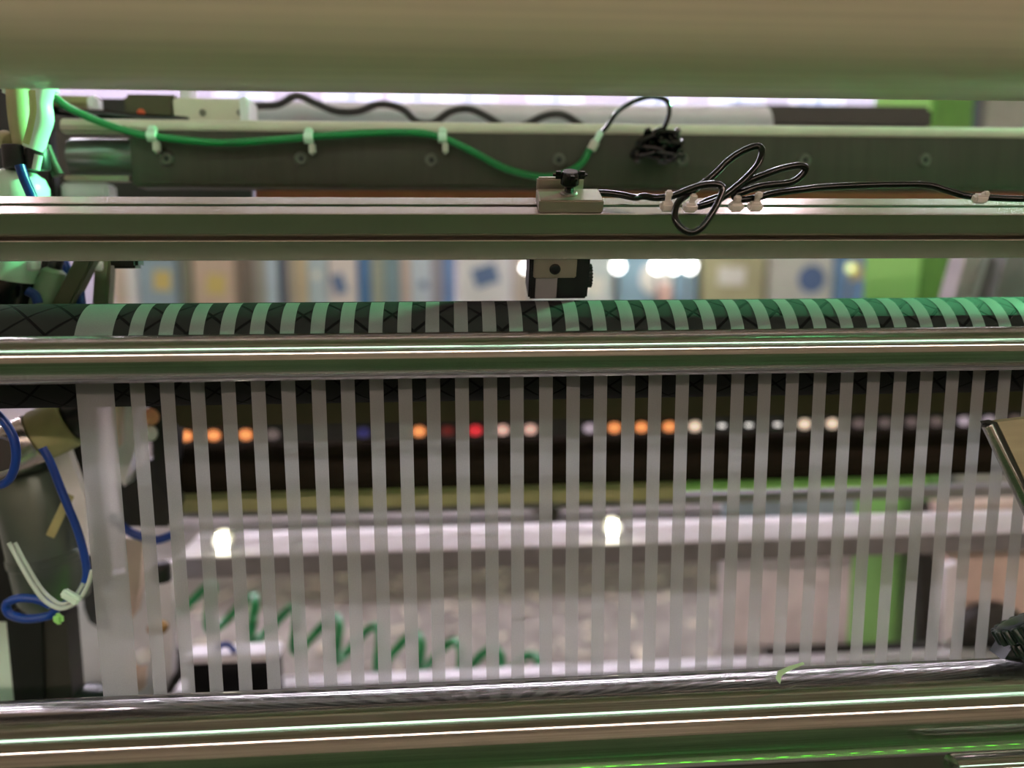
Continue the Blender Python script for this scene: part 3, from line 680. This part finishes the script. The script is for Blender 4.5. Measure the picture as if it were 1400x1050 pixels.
# ------------------------------------------------------------------ rails and rollers behind the strips
def behind_strips():
    def xbar(name, y0, y1, Y, m, label, x0, x1, depth=.03, cat='bar', bev=.003):
        za, zb = P(700, y0, Y).z, P(700, y1, Y).z
        return tag(MB().box(((x0+x1)/2, Y+depth/2, (za+zb)/2), (x1-x0, depth, za-zb), None, bev).build(name, m), label, cat)
    xa = P(238, 560, .86).x
    xbar('olive_bar', 500, 575, .86, 'olive_dark', 'dark olive bar just below the black grooved roller', xa, 1.4, .03)
    # added glowing balls stand in for bright background seen through a slot
    Y = 1.36
    c0, c1 = P(225, 590, Y), P(1420, 575, Y)
    t = thing('slot_glow_rail', 'added dark rail with glowing balls standing in for a bright slot behind the strips', 'glow rail', ((c0.x+c1.x)/2, Y, c0.z))
    MB().box(((c0.x+c1.x)/2, Y+.022, P(700, 586, Y).z), (c1.x-c0.x, .02, .055), None, .003).build('housing', 'dark', t)
    cols = {'o': ((255, 160, 95), .9), 'g': ((140, 125, 125), .25), 'b': ((60, 60, 130), .25), 'r': ((230, 50, 60), .7), 'd': ((120, 40, 35), .3), 'p': ((235, 190, 175), .75), 'w': ((255, 250, 245), 1.2), 'c': ((245, 220, 195), .9), 'l': ((190, 175, 190), .55)}
    mm = {k: mat('small_lamp_glow_'+{'o': 'orange', 'g': 'grey', 'b': 'blue', 'r': 'red', 'd': 'dark_red', 'p': 'pink', 'w': 'white', 'c': 'cream', 'l': 'lilac'}[k], c, .4, emit=e*.95, noise=0) for k, (c, e) in cols.items()}
    row = [(254, 'o'), (292, 'o'), (336, 'o'), (373, 'g'), (497, 'b'), (573, 'o'), (612, 'd'), (650, 'r'), (687, 'p'), (725, 'p'), (806, 'l'), (840, 'o'), (877, 'o'), (915, 'o'), (950, 'c'), (987, 'w'), (1024, 'w'), (1063, 'w'), (1100, 'c'), (1138, 'c'), (1174, 'g'), (1210, 'g'), (1246, 'g'), (1280, 'g'), (1318, 'l'), (1352, 'l'), (1388, 'g')]
    for px, k in row:
        y = 596-21*(px-254)/1100
        sc = .6 if k == 'w' else 1
        MB().ball(P(px, y, Y), .0105*sc, 12, (1.15, .7, .5 if k == 'w' else .9)).build('lamp', mm[k], t)  # each ball glows in place of background light
    # dark roller; olive and green rails stand in for greenish light on it
    za, zb = P(700, 606, 1.0).z, P(700, 672, 1.0).z; r = (za-zb)/2
    t = thing('dark_roller', 'dark rubber roller behind the strips under the row of glowing balls', 'roller', (.2, 1.0+r, zb))
    MB().rcyl((P(240, 630, 1.0).x, 1.0+r, (za+zb)/2), (P(1420, 630, 1.0).x, 1.0+r, (za+zb)/2), r, .003, 40).build('shell', mat('satin_dark_rubber', (42, 37, 31), .8, noise=.1, spec=0), t)
    xbar('olive_sheen_rail', 652, 690, 1.08, 'olive', 'olive rail added for the greenish reflection low on the dark roller', P(240, 670, 1.08).x, P(930, 670, 1.08).x, .025, 'rail', .006)
    xbar('green_sheen_rail', 651, 679, 1.07, 'lime', 'bright green rail added for the green-lit end of the olive one toward the green column', P(925, 660, 1.07).x, P(1272, 650, 1.07).x, .025, 'rail', .004)  # brighter green here puts the light on this end into the colour
    xbar('grey_rail', 684, 697, 1.16, 'grey', 'thin grey rail below the olive and green ones', P(240, 690, 1.16).x, P(1420, 690, 1.16).x, .03, 'rail', .003)
    # white box beam
    Y = 1.16
    zt = P(700, 749, Y).z
    x0, x1 = P(236, 750, Y).x, 1.9
    t = thing('white_beam', 'white square beam crossing behind the strips at half height', 'beam', ((x0+x1)/2, Y+.06, zt-.034))
    MB().box(((x0+x1)/2, Y+.06, zt-.0165), (x1-x0, .12, .033), None, .004).build('tube', 'white', t)
    MB().box(((x0+x1)/2, Y-.001, zt-.016), (x1-x0-.01, .004, .031), None, .001).build('shaded_front', 'grey', t)  # grey strip puts the shade of the front face into colour
    gl = mat('work_lamp_glow', (255, 252, 225), .4, emit=9, noise=0)
    for px, py, l in ((303, 740, 'small bright work lamp on the white beam, behind the third and fourth strips'), (838, 722, 'small bright work lamp on the white beam, near its middle')):
        p = P(px, py, 1.17)
        u = thing('work_lamp', l, 'lamp', p-Vector((0, 0, .018)))
        MB().lathe(p+Vector((0, .01, 0)), p+Vector((0, .04, 0)), [(0, .017), (.5, .015), (1, .008)], 18).build('housing', 'steel', u)
        MB().ball(p, .014, 14, (1, .6, 1)).build('lens', gl, u)
    xbar('lower_white_rail', 926, 960, 1.25, 'white', 'low white rail just above the thick chrome roller', P(120, 930, 1.25).x, 2.0, .04, 'rail', .003)
    xbar('lower_dark_rail', 906, 914, 1.31, 'dark', 'thin dark rail behind the low white rail', P(1050, 900, 1.31).x, 2.0, .02, 'rail', .002)
    # black motor with pale lid
    Y = 1.14
    t = thing('motor_box', 'black motor box with a pale lid and blue handle low behind the strips', 'motor', P(320, 945, Y))
    xa, xb = P(252, 900, Y).x, P(378, 900, Y).x
    zt, zb = P(320, 906, Y).z, P(320, 970, Y).z
    MB().box(((xa+xb)/2, Y+.02, (zt+zb)/2), (xb-xa, .04, zt-zb), None, .006).build('body', 'black', t)
    MB().box(((xa+xb)/2, Y+.02, zt+.006), (xb-xa+.004, .044, .012), None, .003).build('lid', 'white', t)
    MB().tube([P(296, 890, Y+.01), P(303, 882, Y+.01), P(313, 882, Y+.01), P(322, 892, Y+.01)], .0045, 10, 5).build('handle', 'blue_hose', t)
    MB().box(P(224, 916, Y-.01), (.04, .05, .055), None, .004).build('terminal_box', 'dark', t)
    # spiral hose
    pts = []
    n = 15*12; a, b = P(205, 806, 1.35), P(735, 925, 1.35)
    N = 9.5
    for k in range(n+1):
        u = k/n; th = 2*math.pi*N*u
        c = a.lerp(b, u); c.z += -.015*math.sin(math.pi*u)
        pts.append(c+Vector((.018*math.sin(th*1.0), .036*math.cos(th), .034*math.sin(th))))
    tag(MB().tube(pts, .0085, 8, 1).build('spiral_hose', 'green_hose'), 'green spiral air hose hanging low behind the strips', 'hose')
behind_strips()

def right_side():
    # green column, two faces
    Y = 1.75
    pa, pb = P(1180, 400, Y), P(1256, 400, Y)
    t = thing('green_column', 'bright green machine column behind the strips', 'column', ((pa.x+pb.x)/2, Y+.1, FZ))
    A, B, C = P(1182, 380, 1.80), P(1256, 380, 1.75), P(1309, 380, 1.90)
    D = A+(C-B)
    pl = [Vector((v.x, v.y, FZ)) for v in (A, B, C, D)]
    MB().prism(pl, (0, 0, 2.1)).build('post', 'lime', t, smooth=False)
    cc = sum(pl, Vector())/4
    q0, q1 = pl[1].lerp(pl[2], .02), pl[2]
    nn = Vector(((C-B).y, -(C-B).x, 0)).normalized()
    MB().prism([q0, q1, q1+nn*.006, q0+nn*.006], (0, 0, 2.1)).build('shaded_side', mat('shaded_green', (100, 156, 70), .5), t, smooth=False)  # darker slab: the shade on this face is put into its colour
    MB().prism([cc+(v-cc)*1.4 for v in pl], (0, 0, .02)).build('base_plate', 'lime', t, smooth=False)
    def plate(name, corners, Y, m, label, th=.02, cat='plate'):
        return tag(MB().prism([P(x, y, Y) for x, y in corners], (0, th, 0)).build(name, m), label, cat)
    plate('pink_cabinet', [(1288, 692), (1480, 684), (1480, 890), (1300, 900), (1296, 780)], 1.35, 'pinkish', 'pale pink machine cabinet beyond the right end of the white beam', .04, 'cabinet')
    plate('white_conduit', [(1294, 775), (1312, 770), (1304, 900), (1288, 900)], 1.30, 'white', 'white conduit between the green column and the pink cabinet', .02, 'conduit')
    plate('gap_shade', [(1258, 690), (1420, 690), (1420, 910), (1258, 910)], 1.62, 'dark', 'dark sheet standing for the shaded gap between the green column and the pink cabinet', .03, 'panel')  # dark sheet added where the gap lies in shade
    Y = 1.5; xa, xb = P(990, 740, Y).x, P(1168, 740, Y).x
    t = thing('grey_screen', 'pale grey screen with a blue-grey upper panel left of the green column', 'screen', ((xa+xb)/2, Y, FZ))
    z1, z2 = P(1080, 668, Y).z, P(1080, 718, Y).z
    MB().box(((xa+xb)/2, Y+.01, (z1+z2)/2), (xb-xa, .02, z1-z2), None, .003).build('upper_panel', mat('pale_blue_grey', (176, 196, 206), .5), t)
    MB().box(((xa+xb)/2, Y+.012, (FZ+z2)/2), (xb-xa, .02, z2-FZ), None, .003).build('lower_panel', mat('pale_grey_panel', (226, 220, 222), .6, noise=.12, scale=14), t)
    t = thing('handwheel', 'dark round handwheel at the foot of the pink cabinet', 'wheel', P(1362, 890, 1.28))
    c = P(1364, 880, 1.28); r = .072
    MB().lathe(c, c+Vector((0, .03, 0)), [(0, r*.86), (.15, r*.97), (.5, r), (1, r)], 40).build('rim', 'dark', t)
    MB().lathe(c-Vector((0, .012, 0)), c, [(0, r*.2), (1, r*.3)], 20).build('hub', 'black', t)
    for k in range(3):
        th = rad(30+120*k); e = Vector((math.cos(th), 0, math.sin(th))); MB().cyl(c-Vector((0, .004, 0)), c+e*r*.85-Vector((0, .002, 0)), .006, n=8).build('spoke', 'black', t)
    # slanted ducts in the upper gap
    plate('grey_duct', [(1322, 345), (1345, 345), (1318, 430), (1298, 430)], 1.5, mat('duct_grey', (176, 166, 166), .5), 'slanted grey duct right of the green column', .05, 'duct')
    plate('white_duct', [(1352, 345), (1376, 345), (1350, 430), (1326, 430)], 1.5, 'white', 'slanted white duct between the two grey ducts', .05, 'duct')
    plate('dark_duct', [(1378, 345), (1420, 345), (1396, 430), (1352, 430)], 1.45, 'grey', 'slanted darker grey duct at the right end of the gap', .05, 'duct')
    plate('dark_gap', [(1280, 330), (1440, 330), (1440, 440), (1270, 440)], 1.9, 'dark', 'dark machine wall behind the slanted ducts', .05, 'panel')
    def cabinet(xa, xb, Y, top, m, label):
        a, b = P(xa, 150, Y).x, P(xb, 150, Y).x; zt = P(1350, top, Y).z
        t = thing('tall_cabinet', label, 'cabinet', ((a+b)/2, Y+.2, FZ))
        MB().box(((a+b)/2, Y+.2, (FZ+.06+zt)/2), (b-a-.004, .4, zt-FZ-.06), None, .008).build('body', m, t)
        MB().box(((a+b)/2, Y+.2, FZ+.03), (b-a-.03, .36, .06), None, .004).build('plinth', 'dark', t)
    cabinet(1297, 1325, 2.45, 60, 'white', 'slim white cabinet edge seen over the beam beside the green column')
    cabinet(1326, 1342, 2.5, 60, mat('slate_blue', (86, 96, 120), .5), 'narrow slate blue cabinet edge seen over the beam')
    cabinet(1344, 1480, 2.55, 60, mat('cabinet_grey', (168, 164, 162), .5), 'grey cabinet seen over the right end of the beam')
    # hand knob in front of the chrome roller
    t = thing('star_knob', 'dark green fluted hand knob beside the thick chrome roller', 'knob', P(1388, 905, .66))
    ax = Vector((-.38, .42, .82)).normalized(); q = ax.orthogonal().normalized(); s2 = ax.cross(q); cc = P(1398, 860, .645)
    r = .0235; kb = MB()
    kb.lathe(cc-ax*.006, cc+ax*.009, [(0, r*.72), (.15, r*.95), (.8, r*.95), (.95, r*.8), (1, r*.5)], 32)
    for k in range(16):
        th = 2*math.pi*k/16; e = q*math.cos(th)+s2*math.sin(th)
        kb.rcyl(cc+e*r*.95-ax*.006, cc+e*r*.95+ax*.008, .0034, .0012, 10)
    kb.build('grip', 'green_black', t)
    nb = MB(); nb.lathe(cc-ax*.026, cc-ax*.006, [(0, r*.62), (.4, r*.66), (1, r*.6)], 24)
    for k in range(12):
        th = 2*math.pi*k/12; e = q*math.cos(th)+s2*math.sin(th); nb.rcyl(cc+e*r*.66-ax*.02, cc+e*r*.66-ax*.009, .0026, .001, 8)
    nb.build('neck', 'green_black', t)
    MB().prism([P(1372, 903, .65), P(1392, 874, .65), P(1440, 870, .65), P(1440, 905, .65)], (0, .02, 0)).build('foot', 'green_black', t)
    # sliver of film on the chrome roller
    sl = [P(1060, 927, .60), P(1064, 917, .607), P(1078, 911, .615), P(1098, 905, .63)]
    mb = MB(); vs = []
    for i, v in enumerate(sl): vs += [v, v+Vector((.0045-.001*i, .0, -.006+.0012*i))]
    mb.add(vs, [(2*j, 2*j+1, 2*j+3, 2*j+2) for j in range(3)])
    tag(mb.build('film_sliver', mat('pale_green_film', (176, 206, 160), .4)), 'small pale green film sliver curling over the top of the thick chrome roller', 'film scrap')
    # slanted plate with a polished rod
    t = thing('slanted_guard', 'tan guard plate edged by a polished rod in front of the outer strips', 'guard', P(1390, 690, .63))
    Y = .64
    MB().prism([P(1364, 577, Y), P(1420, 570, Y), P(1500, 575, Y), P(1500, 780, Y), P(1440, 738, Y)], (0, .008, 0)).build('plate', 'tan', t)
    MB().prism([P(1352, 579, Y+.004), P(1364, 577, Y+.001), P(1440, 738, Y+.001), P(1428, 740, Y+.004)], (0, .012, 0)).build('edge_strip', 'dark', t)
    MB().rcyl(P(1349, 580, Y+.006), P(1434, 758, Y+.006), .0048, .001, 20).build('rod', 'chrome', t)
    # short bar below
    t = thing('chrome_bar', 'short chrome bar end below the thick chrome roller', 'bar', P(1400, 1060, .60))
    z = P(1350, 1050, .575)
    MB().rcyl((P(1302, 1048, .575).x, .575, z.z), (.95, .575, z.z), .013, .002, 40).build('shaft', 'chrome', t)
right_side()

# ------------------------------------------------------------------ under the thick roller
def underneath():
    zc = -.60
    tag(MB().box((.15, .85, -.78), (2.3, .02, .5), None, .004).build('interior_shade', 'dark'), 'dark panel standing for the unlit machine interior below the thick chrome roller', 'panel')  # dark colour stands for shade inside the machine
    x0, x1, y, z = -.45, 1.15, .585, -.66
    t = thing('led_strip', 'green light strip under the thick chrome roller', 'lamp', ((x0+x1)/2, y, z))
    MB().box(((x0+x1)/2, y, z-.008), (x1-x0, .02, .012), None, .002).build('housing', 'alu_dull', t)
    g = mat('green_led_glow', (110, 255, 60), .4, emit=12, noise=0)
    L = MB().ball((x0+.02, y, z+.001), .005, 8, (1.4, 1, .6)).build('led', g, t)
    k = 1
    while x0+.02+k*.030 < x1-.01:
        copy_at(L, (k*.030, 0, 0), t); k += 1
underneath()

# ------------------------------------------------------------------ hall beyond the machine
def beyond():
    Y = 3.6
    def px_x(px, Y): return P(px, 390, Y).x
    zb = -.32
    t = thing('workbench', 'long grey workbench carrying boxes far behind the machine', 'workbench', (0, Y+.3, FZ))
    x0, x1 = px_x(120, Y), px_x(1330, Y)
    MB().box(((x0+x1)/2, Y+.15, zb-.02), (x1-x0, .8, .04), None, .006).build('top', 'grey', t)
    for x in (x0+.05, (x0+x1)/2, x1-.05):
        for yy in (Y-.2, Y+.5): MB().box((x, yy, (zb-.04+FZ)/2), (.06, .06, zb-.04-FZ), None, .004).build('leg', 'steel_dark', t)
    MB().box(((x0+x1)/2, Y+.5, -.85), (x1-x0-.1, .03, .6), None, .004).build('back_panel', 'lavender', t)
    items = [(150, 172, (205, 186, 176), 'pale pink box'), (172, 187, (236, 236, 244), 'slim white canister'), (187, 244, (138, 164, 186), 'grey-blue crate'), (246, 262, (112, 116, 100), 'dark olive tin'), (262, 324, (196, 172, 156), 'tan carton'), (324, 346, (104, 92, 84), 'dark brown box'), (346, 362, (150, 146, 140), 'grey box'), (362, 380, (186, 206, 226), 'pale blue box'), (380, 392, (52, 66, 100), 'narrow navy box'), (392, 404, (170, 160, 150), 'narrow grey-brown box'), (404, 420, (206, 186, 156), 'slim tan carton'), (420, 448, (180, 200, 216), 'light blue carton'), (448, 489, (228, 218, 222), 'pinkish white carton'), (489, 507, (64, 116, 182), 'strong blue box'), (507, 526, (160, 168, 156), 'grey-green box'), (526, 548, (120, 150, 168), 'teal-grey box'), (548, 561, (214, 190, 184), 'slim pink box'), (561, 590, (206, 218, 240), 'pale sky blue carton'), (590, 605, (150, 146, 164), 'slim mauve box'), (605, 622, (88, 130, 196), 'medium blue box'), (622, 702, (232, 230, 240), 'broad white carton'), (702, 726, (208, 192, 184), 'beige box'), (726, 842, (206, 216, 220), 'pale grey carton'), (842, 956, (134, 172, 198), 'wide sky blue crate'), (958, 1048, (184, 178, 136), 'wide khaki crate'), (1048, 1142, (216, 216, 208), 'wide off-white carton'), (1142, 1184, (104, 150, 200), 'cornflower blue crate')]
    rnd = random.Random(3)
    for i, (a, b, c, nm) in enumerate(items):
        yy = Y+rnd.uniform(0, .03)
        xa, xb = px_x(a, yy), px_x(b, yy)
        hgt = rnd.uniform(.38, .48); dep = min(.35, max(.1, (xb-xa)))
        nb = items[i-1][3] if i else None
        t = thing('storage_box', '%s on the far workbench%s' % (nm, ' beside the %s' % nb if nb else ', first of the row'), 'box', ((xa+xb)/2, yy+dep/2, zb), 'boxes on the far workbench')
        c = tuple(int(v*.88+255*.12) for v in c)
        m = mat('box_paint_'+nm.replace(' ', '_').replace('-', '_'), c, .6, noise=.08, scale=6)
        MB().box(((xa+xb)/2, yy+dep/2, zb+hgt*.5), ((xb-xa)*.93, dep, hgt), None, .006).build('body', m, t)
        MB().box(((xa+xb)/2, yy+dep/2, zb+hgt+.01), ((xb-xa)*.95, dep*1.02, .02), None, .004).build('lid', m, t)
        if xb-xa > .085:
            k = rnd.randrange(3); lm = mat('box_label_%d' % i, [(244, 240, 236), (96, 120, 168), (206, 188, 120)][(i+k) % 3], .6)
            cx = (xa+xb)/2+(xb-xa)*rnd.uniform(-.15, .15); cz = rnd.uniform(-.06, .0); q = Vector((cx, yy, cz))
            if i % 2: MB().cyl(q+Vector((0, .002, 0)), q-Vector((0, .003, 0)), (xb-xa)*.2, n=20).build('sticker', lm, t)
            else: MB().box(q, ((xb-xa)*.42, .006, .09), Matrix.Rotation(rad(rnd.uniform(-30, 30)), 3, 'Y')).build('label', lm, t)
    gl = mat('hall_lamp_glow', (255, 255, 250), .4, emit=7, noise=0)
    for i, (px, py, s, l) in enumerate(((719, 366, .020, 'small white lamp seen beside the sensor head'), (845, 364, .028, 'round white lamp in front of the sky blue crate'), (899, 364, .03, 'white lamp over the sky blue crate, left of a close pair'), (921, 364, .03, 'white lamp in the middle of the close group over the sky blue crate'), (943, 364, .03, 'white lamp over the sky blue crate, right of a close pair'), (1163, 367, .022, 'pale yellow lamp in front of the cornflower blue crate'))):
        p = P(px, py, 3.4)
        t = thing('bench_lamp', l, 'lamp', p-Vector((0, 0, p.z-zb)))
        MB().ball(p, s, 12).build('globe', gl if i < 5 else mat('yellow_lamp_glow', (225, 240, 160), .4, emit=1.0, noise=0), t)
        MB().cyl((p.x, p.y+.01, zb), (p.x, p.y+.01, p.z-s*.8), .006, n=8).build('stem', 'steel', t)
        MB().cyl((p.x, p.y+.01, zb), (p.x, p.y+.01, zb+.015), .03, n=16).build('base', 'steel', t)
    t = thing('paper_roll', 'peach coloured paper roll standing before the sky blue crate', 'roll', P(910, 430, 3.53))
    MB().rcyl(P(910, 466, 3.53), P(910, 388, 3.53), .035, .006, 20).build('body', mat('peach_paper', (206, 170, 160), .6), t)
    # wall windows
    for i, px in enumerate((330, 480, 570, 640, 760, 900, 1010, 1120)):
        p = P(px, 112, 7.7)
        o = thing('window_%d' % (i+1), 'pale wall window seen in the slit under the beige roller', 'window', (p.x, 7.72, p.z-.4)); o['kind'] = 'structure'; del o['category']; del o['label']
        MB().box((p.x, 7.73, p.z), (.48, .04, .9), None, .004).build('frame', 'white', o)
        MB().box((p.x, 7.705, p.z), (.42, .01, .84)).build('pane', mat('pane_blue_grey', (150, 160, 184), .15), o)
        for k in (-1, 1): MB().box((p.x+k*.1, 7.70, p.z), (.025, .02, .84)).build('mullion', 'white', o)
    # scraps of film on the floor
    rnd = random.Random(11); mb = MB()
    for k in range(260):
        p = Vector((rnd.uniform(-1.3, 1.6), rnd.uniform(2.0, 3.5), FZ+.004))
        L = rnd.uniform(.03, .12); a = rnd.uniform(0, 6.28); wd = rnd.uniform(.01, .03); pts = []
        d = Vector((math.cos(a), math.sin(a), 0)); s = Vector((-d.y, d.x, 0))
        vs = []
        for j in range(4):
            q = p+d*(L*j/3)+Vector((0, 0, .012*abs(math.sin(j*1.7+k)))); vs += [q-s*wd/2, q+s*wd/2+Vector((0, 0, rnd.uniform(0, .01)))]
        mb.add(vs, [(2*j, 2*j+1, 2*j+3, 2*j+2) for j in range(3)])
    sc = mb.build('film_scraps', mat('pale_scrap', (216, 208, 190), .5, noise=.3, scale=3)); tag(sc, 'pale scraps of cut film scattered on the brown floor', 'scraps', None, 'stuff')
beyond()
